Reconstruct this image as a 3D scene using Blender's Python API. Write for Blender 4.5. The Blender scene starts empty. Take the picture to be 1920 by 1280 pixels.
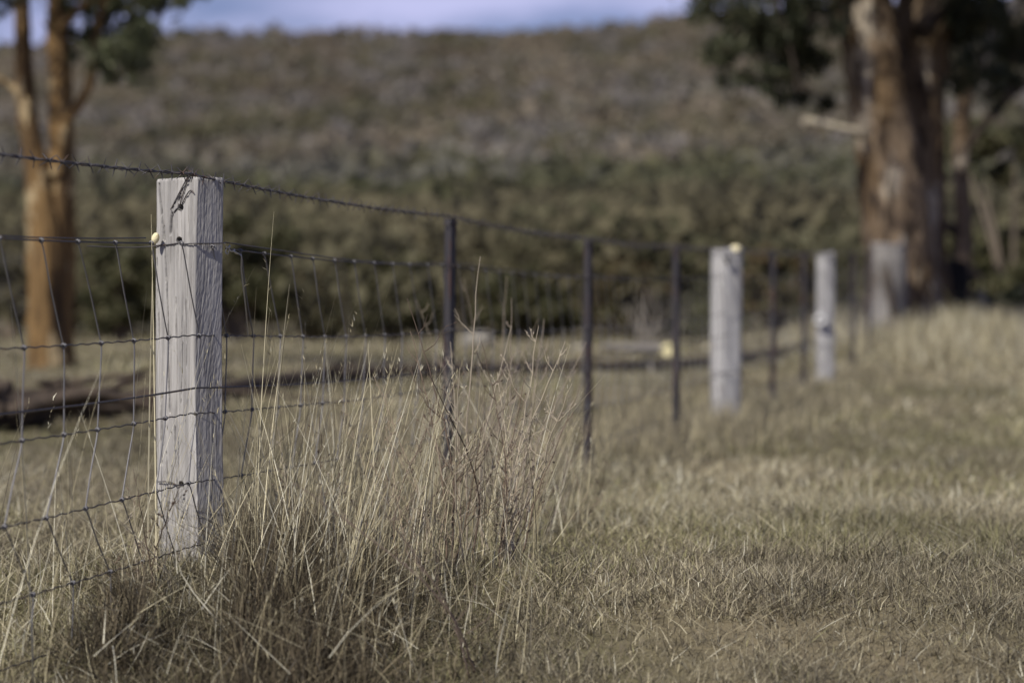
import bpy, math, random
import numpy as np
from mathutils import Vector
R = math.radians
rng = np.random.default_rng(7)
random.seed(7)
sc = bpy.context.scene
col = sc.collection

# ------------------------------------------------------------------ camera
F = 4533.0; HY = 561.0; ZC = 0.52          # focal length and horizon in photo pixels, eye height
cam = bpy.data.objects.new("camera", bpy.data.cameras.new("camera"))
col.objects.link(cam); sc.camera = cam
cam.location = (0, 0, ZC)
cam.rotation_euler = (R(90) - math.atan((640 - HY) / F), 0, 0)
cam.data.lens = 85; cam.data.sensor_width = 36
cam.data.clip_start = 0.05; cam.data.clip_end = 6000
cam.data.dof.use_dof = True
cam.data.dof.focus_distance = 4.42
cam.data.dof.aperture_fstop = 3.0

# ------------------------------------------------------------------ world, sun
SUN_EL = R(46); SUN_PHI = R(40)            # sun stands behind the camera, to its left
sd = Vector((-math.sin(SUN_PHI) * math.cos(SUN_EL), -math.cos(SUN_PHI) * math.cos(SUN_EL), math.sin(SUN_EL)))
w = bpy.data.worlds.new("World"); sc.world = w; w.use_nodes = True
nt = w.node_tree; N = nt.nodes; L = nt.links
N.clear()
wo = N.new("ShaderNodeOutputWorld"); bg = N.new("ShaderNodeBackground")
sky = N.new("ShaderNodeTexSky"); sky.sky_type = 'NISHITA'; sky.sun_disc = False
sky.sun_elevation = SUN_EL
sky.sun_rotation = math.atan2(sd.x, sd.y)
sky.air_density = 1.0; sky.dust_density = 0.6; sky.ozone_density = 2.5
tcw = N.new("ShaderNodeTexCoord"); mpw = N.new("ShaderNodeMapping")
mpw.inputs["Scale"].default_value = (5, 5, 16)
nz = N.new("ShaderNodeTexNoise"); nz.inputs["Scale"].default_value = 1.3; nz.inputs["Detail"].default_value = 5
rp = N.new("ShaderNodeValToRGB"); rp.color_ramp.elements[0].position = .36; rp.color_ramp.elements[1].position = .60
mx = N.new("ShaderNodeMixRGB"); mx.inputs["Color2"].default_value = (12.0, 12.2, 18.5, 1)
tint = N.new("ShaderNodeMixRGB"); tint.blend_type = 'MULTIPLY'; tint.inputs["Fac"].default_value = 1
tint.inputs["Color2"].default_value = (1.08, 1.02, 1.45, 1)
L.new(tcw.outputs["Generated"], mpw.inputs["Vector"]); L.new(mpw.outputs[0], nz.inputs["Vector"])
L.new(nz.outputs["Fac"], rp.inputs["Fac"]); sx = N.new("ShaderNodeSeparateXYZ"); L.new(tcw.outputs["Generated"], sx.inputs[0])
lo = N.new("ShaderNodeMapRange"); lo.inputs[1].default_value = .06; lo.inputs[2].default_value = .5; lo.inputs[3].default_value = 1; lo.inputs[4].default_value = 0
L.new(sx.outputs["Z"], lo.inputs[0])
mm = N.new("ShaderNodeMath"); mm.operation = 'MULTIPLY'; L.new(rp.outputs["Color"], mm.inputs[0]); L.new(lo.outputs[0], mm.inputs[1])
L.new(mm.outputs[0], mx.inputs["Fac"])
L.new(sky.outputs[0], tint.inputs["Color1"]); L.new(tint.outputs[0], mx.inputs["Color1"])
L.new(mx.outputs[0], bg.inputs["Color"]); L.new(bg.outputs[0], wo.inputs[0])
bg.inputs["Strength"].default_value = 0.05
sun = bpy.data.lights.new("sun", 'SUN'); sun.energy = 5.0; sun.angle = R(.53); sun.color = (1, .95, .86)
so = bpy.data.objects.new("sun", sun); col.objects.link(so)
so.rotation_euler = (-sd).to_track_quat('-Z', 'Y').to_euler(); so.location = sd * 30
sc.view_settings.view_transform = 'Standard'; sc.view_settings.look = 'None'
sc.view_settings.gamma = 1; sc.view_settings.exposure = 0.0
sc.render.engine = 'CYCLES'
sc.cycles.use_denoising = True
sc.cycles.max_bounces = 6; sc.cycles.diffuse_bounces = 3; sc.cycles.transparent_max_bounces = 4
sc.cycles.use_adaptive_sampling = False

# ------------------------------------------------------------------ helpers
def P(px, py, Y):
    return np.array([(px - 960) / F * Y, Y, ZC + (HY - py) / F * Y])
def X_at(px, Y): return (px - 960) / F * Y

_tab = np.random.default_rng(3).random((256, 256))
def vnoise(x, y, seed=0):
    x = np.asarray(x, float) + seed * 17.37; y = np.asarray(y, float) + seed * 9.71
    xi = np.floor(x).astype(int); yi = np.floor(y).astype(int)
    fx = x - xi; fy = y - yi
    fx = fx * fx * (3 - 2 * fx); fy = fy * fy * (3 - 2 * fy)
    a = _tab[xi % 256, yi % 256]; b = _tab[(xi + 1) % 256, yi % 256]
    c = _tab[xi % 256, (yi + 1) % 256]; d = _tab[(xi + 1) % 256, (yi + 1) % 256]
    return (a * (1 - fx) + b * fx) * (1 - fy) + (c * (1 - fx) + d * fx) * fy
def fbm(x, y, o=4, seed=0):
    s = 0; a = 1; t = 0
    for i in range(o):
        s = s + a * vnoise(np.asarray(x) * 2 ** i, np.asarray(y) * 2 ** i, seed + i); t += a; a *= .5
    return s / t

def link(name, me, mat=None, parent=None):
    o = bpy.data.objects.new(name, me); col.objects.link(o)
    if mat: me.materials.append(mat)
    if parent: o.parent = parent
    return o
def mesh_np(name, V, Fq, mat=None, parent=None, C=None, smooth=False):
    """one mesh from numpy vertices and a list of face arrays"""
    if not isinstance(Fq, list): Fq = [Fq]
    Fq = [np.asarray(f, np.int32) for f in Fq if len(f)]
    me = bpy.data.meshes.new(name)
    V = np.asarray(V, np.float32)
    me.vertices.add(len(V)); me.vertices.foreach_set("co", V.ravel())
    nl = sum(f.size for f in Fq); nf = sum(len(f) for f in Fq)
    me.loops.add(nl); me.polygons.add(nf)
    me.loops.foreach_set("vertex_index", np.concatenate([f.ravel() for f in Fq]))
    st = []; k = 0
    for f in Fq:
        st.append(k + np.arange(len(f)) * f.shape[1]); k += f.size
    me.polygons.foreach_set("loop_start", np.concatenate(st).astype(np.int32))
    if smooth: me.polygons.foreach_set("use_smooth", np.ones(nf, bool))
    if C is not None:
        at = me.color_attributes.new("Col", 'FLOAT_COLOR', 'POINT')
        c4 = np.ones((len(V), 4), np.float32); c4[:, :3] = C
        at.data.foreach_set("color", c4.ravel())
    me.update(calc_edges=True)
    return link(name, me, mat, parent)
class MB:
    def __init__(s): s.V = []; s.F = {}; s.C = []; s.n = 0
    def add(s, V, F, c=None):
        V = np.asarray(V, float); F = np.asarray(F, int)
        s.V.append(V); s.F.setdefault(F.shape[1], []).append(F + s.n); s.n += len(V)
        if c is None: c = (1, 1, 1)
        c = np.asarray(c, float)
        s.C.append(np.broadcast_to(c, V.shape).copy() if c.ndim == 1 else c)
    def build(s, name, mat, parent=None, smooth=False):
        return mesh_np(name, np.concatenate(s.V), [np.concatenate(f) for f in s.F.values()], mat, parent,
                       np.concatenate(s.C), smooth)
def smooth_path(pts, n=4):
    """Catmull-Rom through the points; columns may include radii"""
    p = np.asarray(pts, float)
    if len(p) < 3 or n < 2: return p
    q = np.vstack([2 * p[0] - p[1], p, 2 * p[-1] - p[-2]]); out = []
    for i in range(1, len(q) - 2):
        for t in np.arange(n) / n:
            a, b, c, d = q[i - 1], q[i], q[i + 1], q[i + 2]
            out.append(.5 * (2 * b + (c - a) * t + (2 * a - 5 * b + 4 * c - d) * t * t + (3 * b - a - 3 * c + d) * t ** 3))
    out.append(p[-1]); return np.array(out)
def tube(mb, pts, rad, seg=6, c=None, rough=0, cap=True, rn=None):
    p = np.asarray(pts, float); n = len(p); r = np.broadcast_to(np.asarray(rad, float), (n,))
    t = np.gradient(p, axis=0); t /= np.linalg.norm(t, axis=1)[:, None] + 1e-12
    up = np.array([0, 0, 1.]) if abs(t[:, 2]).mean() < .8 else np.array([1., 0, 0])
    a = np.cross(t, up); a /= np.linalg.norm(a, axis=1)[:, None] + 1e-12
    b = np.cross(a, t)
    th = np.arange(seg) / seg * 2 * np.pi
    rr = r[:, None] * np.ones(seg)[None]
    if rough:
        rr = rr * (1 + rough * (fbm(np.arange(n)[:, None] * .35 + 3 * np.cos(th)[None], 2 * np.sin(th)[None] + 5, 3, int(abs(p[0, 0] * 7)) % 11) - .5) * 2)
    V = p[:, None] + rr[..., None] * (np.cos(th)[None, :, None] * a[:, None] + np.sin(th)[None, :, None] * b[:, None])
    V = V.reshape(-1, 3)
    i = np.arange(n - 1)[:, None] * seg; j = np.arange(seg)[None]; k = (j + 1) % seg
    Fq = np.stack([i + j, i + k, i + seg + k, i + seg + j], -1).reshape(-1, 4)
    mb.add(V, Fq, c)
    if cap:
        for e, base in ((0, 0), (n - 1, (n - 1) * seg)):
            cv = np.vstack([V[base:base + seg], p[e]])
            j = np.arange(seg)
            mb.add(cv, np.stack([j, (j + 1) % seg, np.full(seg, seg)], -1), c)
def tag(o, label=None, cat=None, group=None, kind=None):
    if label: o["label"] = label
    if cat: o["category"] = cat
    if group: o["group"] = group
    if kind: o["kind"] = kind
    return o
def empty(name, loc=(0, 0, 0)):
    o = bpy.data.objects.new(name, None); o.location = loc; o.empty_display_size = .1
    col.objects.link(o); return o
def rebase(root, loc):
    """put the Empty at the thing's base without moving its parts"""
    root.location = loc
    for ch in root.children:
        if ch.type == 'MESH':
            ch.data.transform(__import__('mathutils').Matrix.Translation(-Vector(loc)))
            for g in ch.children: pass

def mat(name, base, rough=.8, spec=.2, metal=0, use_col=False, noise=None, bump=None, trans=0):
    """noise: list of (colour, scale xyz, ramp lo, hi); bump: (scale xyz, strength, distance)"""
    m = bpy.data.materials.new(name); m.use_nodes = True
    n = m.node_tree.nodes; l = m.node_tree.links
    b = n["Principled BSDF"]; b.inputs["Roughness"].default_value = rough
    b.inputs["Specular IOR Level"].default_value = spec; b.inputs["Metallic"].default_value = metal
    tc = n.new("ShaderNodeTexCoord")
    rgb = n.new("ShaderNodeRGB"); rgb.outputs[0].default_value = (*base, 1); cur = rgb.outputs[0]
    for (c, s, lo, hi) in (noise or []):
        mp = n.new("ShaderNodeMapping"); mp.inputs["Scale"].default_value = s
        l.new(tc.outputs["Object"], mp.inputs[0])
        t = n.new("ShaderNodeTexNoise"); t.inputs["Scale"].default_value = 1; t.inputs["Detail"].default_value = 6
        t.inputs["Roughness"].default_value = .6
        l.new(mp.outputs[0], t.inputs["Vector"])
        r = n.new("ShaderNodeMapRange"); r.inputs[1].default_value = lo; r.inputs[2].default_value = hi
        r.interpolation_type = 'SMOOTHSTEP'
        l.new(t.outputs["Fac"], r.inputs[0])
        x = n.new("ShaderNodeMixRGB"); x.inputs["Color2"].default_value = (*c, 1)
        l.new(r.outputs[0], x.inputs["Fac"]); l.new(cur, x.inputs["Color1"]); cur = x.outputs[0]
    if use_col:
        a = n.new("ShaderNodeVertexColor"); a.layer_name = "Col"
        x = n.new("ShaderNodeMixRGB"); x.blend_type = 'MULTIPLY'; x.inputs["Fac"].default_value = 1
        l.new(cur, x.inputs["Color1"]); l.new(a.outputs["Color"], x.inputs["Color2"]); cur = x.outputs[0]
    l.new(cur, b.inputs["Base Color"])
    if bump:
        mp = n.new("ShaderNodeMapping"); mp.inputs["Scale"].default_value = bump[0]
        l.new(tc.outputs["Object"], mp.inputs[0])
        t = n.new("ShaderNodeTexNoise"); t.inputs["Scale"].default_value = 1; t.inputs["Detail"].default_value = 8
        l.new(mp.outputs[0], t.inputs["Vector"])
        bp = n.new("ShaderNodeBump"); bp.inputs["Strength"].default_value = bump[1]; bp.inputs["Distance"].default_value = bump[2]
        l.new(t.outputs["Fac"], bp.inputs["Height"]); l.new(bp.outputs[0], b.inputs["Normal"])
    if trans:
        tr = n.new("ShaderNodeBsdfTranslucent"); l.new(cur, tr.inputs["Color"])
        ms = n.new("ShaderNodeMixShader"); ms.inputs[0].default_value = trans
        out = n["Material Output"]
        l.new(b.outputs[0], ms.inputs[1]); l.new(tr.outputs[0], ms.inputs[2]); l.new(ms.outputs[0], out.inputs[0])
    return m
M_ground = mat("dry_soil", (.13, .115, .07), .95, .05,
               noise=[((.115, .105, .055), (.9, .9, 1), .42, .62), ((.18, .15, .095), (.35, .35, 1), .45, .65),
                      ((.10, .085, .055), (14, 14, 1), .52, .72), ((.26, .22, .15), (40, 40, 1), .60, .8)],
               bump=((30, 30, 30), .6, .02))
M_grass = mat("grass_blade", (1, 1, 1), .75, .15, use_col=True, trans=.10)
M_stem = mat("dry_stem", (1, 1, 1), .7, .2, use_col=True)
M_leaf = mat("gum_leaf", (1, 1, 1), .6, .25, use_col=True, trans=.2)
M_scrub = mat("scrub_leaf", (1, 1, 1), .8, .1, use_col=True, trans=.38)
M_hill = mat("hill_soil", (.17, .155, .115), .95, .05, noise=[((.20, .16, .12), (.02, .02, .02), .45, .6), ((.10, .09, .065), (.08, .08, .08), .5, .65)])
M_wood = mat("weathered_wood", (.40, .385, .365), .85, .15,
             noise=[((.27, .26, .25), (60, 60, 3), .42, .64), ((.17, .155, .145), (300, 300, 7), .54, .70),
                    ((.55, .53, .50), (180, 180, 4), .58, .70), ((.30, .25, .19), (25, 25, 2.2), .62, .8)],
             bump=((600, 600, 14), .5, .0012), use_col=True)
M_wood2 = mat("weathered_wood_far", (.43, .42, .41), .85, .15,
              noise=[((.27, .26, .255), (30, 30, 3), .45, .7), ((.13, .11, .10), (60, 60, 5), .6, .72)],
              bump=((150, 150, 8), .6, .004))
M_steel = mat("rusty_steel", (.060, .055, .058), .5, .4, .3, noise=[((.085, .045, .035), (40, 40, 8), .50, .66), ((.05, .048, .052), (90, 90, 30), .5, .7)], bump=((300, 300, 300), .3, .001))
M_wire = mat("old_wire", (.085, .08, .085), .55, .4, .5, noise=[((.13, .085, .06), (50, 50, 50), .5, .7)])
M_stay = mat("galvanised_wire", (.19, .185, .19), .5, .4, .4)
M_wireb = mat("bare_wire", (.55, .53, .48), .4, .5, .7)
M_bark1 = mat("orange_bark", (.215, .135, .060), .9, .1,
              noise=[((.11, .07, .035), (5, 5, .8), .46, .53), ((.40, .31, .18), (4, 4, 1.6), .56, .61), ((.05, .036, .026), (8, 8, .8), .54, .62)],
              bump=((26, 26, 3), 1, .05))
M_bark2 = mat("flaking_bark", (.20, .148, .10), .9, .1,
              noise=[((.13, .088, .05), (2.6, 2.6, .9), .44, .56), ((.42, .36, .28), (3.5, 3.5, 1.4), .54, .62), ((.055, .04, .03), (6, 6, 2.2), .53, .60)],
              bump=((18, 18, 4), 1, .07))
M_pale = mat("pale_limb", (.50, .44, .33), .85, .15, noise=[((.28, .22, .14), (14, 14, 14), .5, .7)])
M_log = mat("dead_log", (.075, .058, .045), .9, .1, noise=[((.035, .028, .024), (8, 8, 8), .45, .62), ((.17, .15, .13), (5, 20, 20), .62, .75)], bump=((30, 30, 30), .7, .02))
M_glog = mat("grey_log", (.20, .185, .165), .9, .1, noise=[((.17, .15, .13), (14, 14, 14), .45, .65)])
M_cut = mat("fresh_cut_wood", (.82, .74, .42), .8, .1, noise=[((.60, .50, .27), (60, 60, 60), .5, .7)])
M_white = mat("white_ceramic", (.75, .75, .74), .5, .3)
M_dark = mat("dark_core", (.12, .11, .10), .8, .1)
M_knob = mat("cream_knob", (.78, .70, .45), .6, .25, noise=[((.58, .48, .26), (160, 160, 160), .5, .7)], bump=((250, 250, 250), .5, .002))
M_rock = mat("grey_rock", (.22, .205, .175), .9, .1, noise=[((.28, .26, .22), (5, 5, 5), .45, .65)], bump=((8, 8, 8), .8, .05))

# ------------------------------------------------------------------ terrain
VX = 2040.0; D0 = 4.5; K = VX - 355
def fenceY(px): return D0 * K / (VX - px)
def fence_x(Y): return X_at(VX - D0 * K / Y, Y)
def ground_z(x, y):
    x = np.asarray(x, float); y = np.asarray(y, float)
    z = .05 * (fbm(x * .35, y * .35, 3, 2) - .5) + .018 * (fbm(x * 2.5, y * 2.5, 2, 5) - .5)
    z = z - .06 * np.exp(-((y - 10) / 3.5) ** 2)
    z = z - .17 * np.clip(4.45 - y, 0, 1.6) ** 1.15 * np.clip((y + 3) / 4, 0, 1)
    # a low grassy bank under the big tree on the right
    xr = np.clip((x - 2.1) / 1.5, 0, 1); xr = xr * xr * (3 - 2 * xr)
    yr = np.clip((y - 14.0) / 6.5, 0, 1); yr = yr * yr * (3 - 2 * yr)
    yf = np.clip((45 - y) / 18, 0, 1)
    z = z + .21 * xr * yr * yf * np.clip(1 - (x - 4.0) / 2.5, .2, 1)
    return z
xs = np.concatenate([-np.geomspace(1500, 4.2, 44), np.linspace(-4, 8, 121), np.geomspace(8.3, 1500, 44)])
ys = np.concatenate([np.linspace(-60, 1.5, 10), np.linspace(2, 30, 187), np.geomspace(30.5, 3500, 60)])
gx, gy = np.meshgrid(xs, ys)
V = np.stack([gx, gy, ground_z(gx, gy) * (gy < 400)], -1).reshape(-1, 3)
nx = len(xs); ii, jj = np.meshgrid(np.arange(len(ys) - 1), np.arange(nx - 1), indexing='ij')
b0 = (ii * nx + jj).ravel(); Fq = np.stack([b0, b0 + 1, b0 + nx + 1, b0 + nx], -1)
tag(mesh_np("ground", V, Fq, M_ground, smooth=True), "dry paddock ground under short grass", "ground", kind="structure")

# the bush covered hill
SKY = np.array([(-2500, 150), (-800, 120), (0, 108), (150, 98), (250, 86), (500, 80), (850, 80), (1000, 75), (1100, 66), (1250, 50), (1400, 36), (1700, 20), (2300, 30), (4500, 60)], float)
def hill_z(x, y):
    x = np.asarray(x, float); y = np.asarray(y, float)
    px = 960 + x / np.maximum(y, 1) * F
    hc = ZC + (HY - np.interp(px, SKY[:, 0], SKY[:, 1])) / F * 900
    t = np.clip((y - 27) / 873, 0, 3)
    z = hc * np.where(t < 1, t ** 1.6, 1 - .5 * (t - 1))
    far = np.clip((y - 90) / 300, 0, 1)
    return z + far * 13 * (fbm(x * .011, y * .008, 3, 4) - .5) * np.clip((960 - y) / 200, .25, 1) - .35 * np.exp(-np.maximum(y - 27, -20) / 5)
hx = np.linspace(-1, 1, 121); hy = np.concatenate([np.linspace(27, 200, 60), np.geomspace(204, 2300, 80)])
ux, gy = np.meshgrid(hx, hy); gx = ux * (140 + .5 * gy)
V = np.stack([gx, gy, hill_z(gx, gy)], -1).reshape(-1, 3)
nx = len(hx); ii, jj = np.meshgrid(np.arange(len(hy) - 1), np.arange(nx - 1), indexing='ij')
b0 = (ii * nx + jj).ravel(); Fq = np.stack([b0, b0 + 1, b0 + nx + 1, b0 + nx], -1)
tag(mesh_np("hill", V, Fq, M_hill, smooth=True), "long low hill covered in dry bushland", "hill", kind="structure")

# ------------------------------------------------------------------ foliage
def leaf_cloud(cen, rad, n, size, cols, aspect=.45, droop=0, r=rng, thin=1.0):
    """n little leaf faces spread through an ellipsoid; returns V, F, C"""
    d = r.normal(size=(n, 3)); d /= np.linalg.norm(d, axis=1)[:, None]
    p = cen + (r.normal(size=(n, 3)) * .52 * rad if droop else d * (r.random(n) ** .5)[:, None] * rad)
    u = r.normal(size=(n, 3)); u[:, 2] -= droop; u /= np.linalg.norm(u, axis=1)[:, None]
    v = np.cross(u, r.normal(size=(n, 3))); v /= np.linalg.norm(v, axis=1)[:, None]
    s = size * (.6 + .8 * r.random(n))[:, None]
    a = p - u * s; b = p + v * s * aspect; c = p + u * s; e = p - v * s * aspect
    V = np.stack([a, b, c, e], 1).reshape(-1, 3)
    Fq = np.arange(n * 4).reshape(-1, 4)
    cc = np.asarray(cols)[r.integers(0, len(cols), n)] * (.75 + .5 * r.random(n))[:, None]
    return V, Fq, np.repeat(cc, 4, 0)

# distant woodland on the hill, one mass
def wood(y0, y1, spacing, leaves, name, label, r, lsz=.125):
    pts = []
    area = .30 * (y1 ** 2 - y0 ** 2) + 30 * (y1 - y0)
    n = int(area / spacing ** 2)
    y = np.sqrt(r.random(n) * (y1 ** 2 - y0 ** 2) + y0 ** 2)
    x = (r.random(n) - .5) * 2 * (.30 * y + 15)
    patch = fbm(x * .03, y * .016, 3, 9); patch2 = fbm(x * .05 + 40, y * .03, 2, 13)
    keep = r.random(n) < np.clip(1.25 - .5 * (patch > .62) * 1.0, .3, 1)
    x, y, patch, patch2 = x[keep], y[keep], patch[keep], patch2[keep]; n = len(x)
    z = hill_z(x, y)
    h = (2.2 + 4.2 * r.random(n)) * (1 if y0 > 100 else np.clip(.36 + (y - 35) / 200, .36, 1))
    pa = fbm(x * .09, y * .045, 3, 17)[:, None]; pb = fbm(x * .05 + 60, y * .028, 3, 19)[:, None]; pc = fbm(x * .16, y * .09, 2, 29)[:, None]
    jit = (r.random((n, 1)) - .5) * .18
    olive = np.array([(.125, .115, .068)]); grey = np.array([(.215, .197, .180)]); brown = np.array([(.160, .135, .098)]); ochre = np.array([(.225, .190, .140)]); dark = np.array([(.090, .086, .058)])
    def mixc(A, B, f): f = np.clip(f, 0, 1); return A * (1 - f) + B * f
    base = mixc(olive, grey, (pa + jit - .34) * 4)
    base = mixc(base, brown, (pb + jit - .47) * 5)
    base = mixc(base, dark, (pc + jit - .56) * 6)
    base = mixc(base, ochre, (fbm(x * .04 + 7, y * .02, 2, 37)[:, None] + jit - .56) * 5 * (y[:, None] > 250))
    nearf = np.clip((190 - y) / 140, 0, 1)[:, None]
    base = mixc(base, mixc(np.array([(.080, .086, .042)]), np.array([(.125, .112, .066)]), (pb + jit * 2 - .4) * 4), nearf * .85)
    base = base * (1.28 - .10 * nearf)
    k = leaves
    d = r.normal(size=(n, k, 3)); d /= np.linalg.norm(d, axis=2)[..., None]
    wf = 1.0 if y0 > 100 else 1.5
    rad = np.stack([h * .42 * wf, h * .42 * wf, h * .40], -1)
    p = np.stack([x, y, z + h * .58], -1)[:, None] + d * (r.random((n, k)) ** .4)[..., None] * rad[:, None]
    u = r.normal(size=(n, k, 3)); u /= np.linalg.norm(u, axis=2)[..., None]
    v = np.cross(u, r.normal(size=(n, k, 3))); v /= np.linalg.norm(v, axis=2)[..., None]
    s = (h * lsz)[:, None, None] * (.6 + .8 * r.random((n, k, 1)))
    V = np.stack([p - u * s, p + v * s * .6, p + u * s, p - v * s * .6], 2).reshape(-1, 3)
    C = base[:, None, :] * (.88 + .24 * r.random((n, k, 1)))
    C = np.repeat(C.reshape(-1, 3), 4, 0)
    Fq = np.arange(n * k * 4).reshape(-1, 4)
    # trunks
    tw = h * .022; lean = r.normal(size=(n, 2)) * .08 * h[:, None]
    bx = np.stack([x, y, z - .3], -1); tx = np.stack([x + lean[:, 0], y + lean[:, 1], z + h * .75], -1)
    o1 = np.stack([tw, 0 * tw, 0 * tw], -1); o2 = np.stack([-tw * .5, tw * .87, 0 * tw], -1); o3 = np.stack([-tw * .5, -tw * .87, 0 * tw], -1)
    TV = np.stack([bx + o1, bx + o2, bx + o3, tx + o1 * .4, tx + o2 * .4, tx + o3 * .4], 1).reshape(-1, 3)
    b = np.arange(n)[:, None] * 6 + len(V)
    TF = np.concatenate([b + np.array([[0, 1, 4, 3]]), b + np.array([[1, 2, 5, 4]]), b + np.array([[2, 0, 3, 5]])])
    TC = np.repeat(np.array([(.24, .21, .18)]) * (.6 + .6 * r.random((n, 1))), 6, 0)
    tag(mesh_np(name, np.vstack([V, TV]), np.vstack([Fq, TF]), M_scrub, C=np.vstack([C, TC])), label, "bushland", kind="stuff")
wood(29, 74, 1.35, 280, "scrub", "low olive scrub massed at the far edge of the paddock", np.random.default_rng(20), .055)
wood(74, 180, 2.3, 120, "woodland", "olive and grey scrub massed along the foot of the hill", np.random.default_rng(21), .10)
wood(180, 960, 4.6, 46, "woodland", "grey brown bushland spread over the slope of the hill", np.random.default_rng(22))

# nearer shrubs that stand out at the edge of the paddock
GRN = [(.080, .080, .036), (.10, .095, .045), (.066, .068, .034), (.12, .11, .06)]
GRY = [(.17, .155, .13), (.13, .12, .10), (.08, .08, .05)]
BRN = [(.14, .10, .055), (.11, .095, .045), (.075, .075, .035)]
def shrub(px, Y, wpx, top, cols, label, seed, n=9000):
    r = np.random.default_rng(seed)
    gz = float(max(ground_z(X_at(px, Y), Y), hill_z(X_at(px, Y), Y) if Y > 27 else -9)) - .02
    x = X_at(px, Y); W = wpx / F * Y; Hh = P(px, top, Y)[2] - gz
    root = empty("shrub", (x, Y, gz))
    t = MB()
    mb = MB(); k = 26
    for i in range(k):
        a = r.random() * 6.283; q = r.random() ** .5
        cz = (.2 + .68 * r.random()) * Hh
        rr = W * .62 * (1 - .30 * (cz / Hh)) * q
        c = np.array([math.cos(a) * rr, math.sin(a) * rr * .8, cz])
        s = W * (.09 + .12 * r.random())
        mb.add(*leaf_cloud(c, np.array([s, s, s * .8]), n // k, .075 * (Y / 60) + .015, [cols[r.integers(len(cols))]] + list(cols), .5, 0, r))
        if i % 3 == 0:
            pth = smooth_path([np.array([c[0] * .08, c[1] * .08, -.1]), np.array([c[0] * .35, c[1] * .35, cz * .45]), c], 3)
            tube(t, pth, np.linspace(.05, .015, len(pth)) * max(1, Hh / 3), 5, (.16, .13, .10))
    mb.build("crown", M_leaf, root); t.build("stem", M_stem, root)
    tag(root, label, "shrub", "shrubs along the far edge of the paddock")
shrub(445, 29, 210, 395, GRN, "rounded dark green shrub just right of the nearest wooden post", 31)
shrub(735, 30, 190, 470, GRN, "low dark green shrub in the gap left of the first steel post", 32)
shrub(575, 31, 150, 505, BRN, "brownish shrub between two dark green shrubs left of the first steel post", 33)
shrub(975, 29.5, 180, 520, GRN, "green shrub seen between the first and second steel posts", 34)
shrub(1180, 31, 150, 480, BRN, "olive brown shrub behind the pair of steel posts right of centre", 35)
shrub(1290, 31, 120, 560, GRY, "greyish shrub low behind the cut log end", 36)
shrub(1455, 29, 150, 455, BRN, "dull olive shrub in the gap between the two pale posts", 37)
shrub(225, 29, 190, 430, GRN, "dark shrub between the two-stemmed gum and the nearest post", 38)
shrub(20, 30, 150, 470, GRY, "grey green shrub at the far left edge beyond the wire netting", 39)
shrub(1900, 28, 260, 190, GRN, "tall olive shrub at the right edge behind the leaning slender gum", 40, 14000)
shrub(1875, 25, 130, 545, [(.03, .035, .02), (.05, .05, .03)], "small blackish shrub low at the right edge past the big gum", 41)

# ------------------------------------------------------------------ trees
def ptube(mb, lst, Y, seg=18, rough=.30, n=5, c=None):
    """lst of (px, py, width in px[, depth offset])"""
    pts = []
    for q in lst:
        yy = Y + (q[3] if len(q) > 3 else 0)
        pts.append(list(P(q[0], q[1], yy)) + [q[2] / F * yy / 2])
    p = smooth_path(pts, n)
    tube(mb, p[:, :3], np.maximum(p[:, 3], .004), seg, c, rough)
    return p
EUC = [(.080, .092, .045), (.105, .115, .058), (.060, .070, .036), (.13, .135, .075)]
DRK = [(.035, .042, .022), (.055, .060, .032), (.080, .082, .045)]
def crown(root, clumps, Y, cols, size, r, name="crown"):
    mb = MB(); tw = mb
    for q in clumps:
        px, py, rp, n = q[:4]; dy = q[4] if len(q) > 4 else (r.random() - .5) * 1.6
        c = P(px, py, Y + dy); s = rp / F * Y
        for k in range(9):
            d = r.normal(size=3) * s * .58; d[2] *= .9
            mb.add(*leaf_cloud(c + d, np.array([s * .33, s * .33, s * .30]) * (.7 + 1.1 * r.random()), int(n * (.030 if cols is EUC else .042)), size, cols, .22, 1.2, r))
            tube(tw, smooth_path([c - np.array([0, 0, s * .7]), c + d * .4, c + d], 3), .006, 4, (.13, .10, .07))
    o = mb.build(name, M_leaf, root)
r = np.random.default_rng(51)
YL = 18.3
gum = empty("gum_tree"); t = MB()
zb = float(ground_z(X_at(98, YL), YL))
ptube(t, [(98, 712, 104), (96, 690, 88), (90, 600, 72), (86, 500, 66), (79, 400, 54), (66, 300, 42), (52, 200, 36), (46, 90, 32), (44, 0, 28), (38, -220, 24), (10, -500, 14)], YL)
ptube(t, [(108, 712, 70), (110, 600, 62), (112, 500, 56), (114, 400, 52), (116, 300, 46), (114, 150, 44), (112, 0, 38), (124, -250, 26), (160, -560, 12)], YL + .08)
t.build("trunk", M_bark1, gum, True)
for lst in ([(108, 330, 30), (122, 240, 24), (150, 195, 20), (172, 150, 17), (182, 60, 15), (225, -50, 11), (300, -140, 6)],
            [(60, 200, 20), (20, 160, 16), (-40, 130, 12), (-120, 60, 7)],
            [(114, 60, 20), (160, 10, 16), (230, -10, 12), (300, 0, 7)]):
    b = MB(); ptube(b, lst, YL, 8, .1); b.build("branch", M_bark1, gum, True)
crown(gum, [(205, 35, 60, 2600), (240, 100, 46, 2200), (165, 60, 38, 800), (300, 10, 48, 1600), (255, 20, 50, 2000), (130, 10, 45, 900), (215, 130, 26, 500),
            (340, -20, 40, 900), (40, -60, 80, 1500), (150, -90, 90, 2500), (260, -110, 90, 2500), (60, -220, 120, 2500), (200, -260, 130, 3000),
            (330, -200, 90, 1500), (-90, -80, 90, 1500), (100, -420, 150, 3000), (-60, -350, 110, 1800), (20, 8, 22, 250), (260, 62, 30, 900), (175, 112, 24, 350)], YL, EUC, .055, r)
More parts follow.
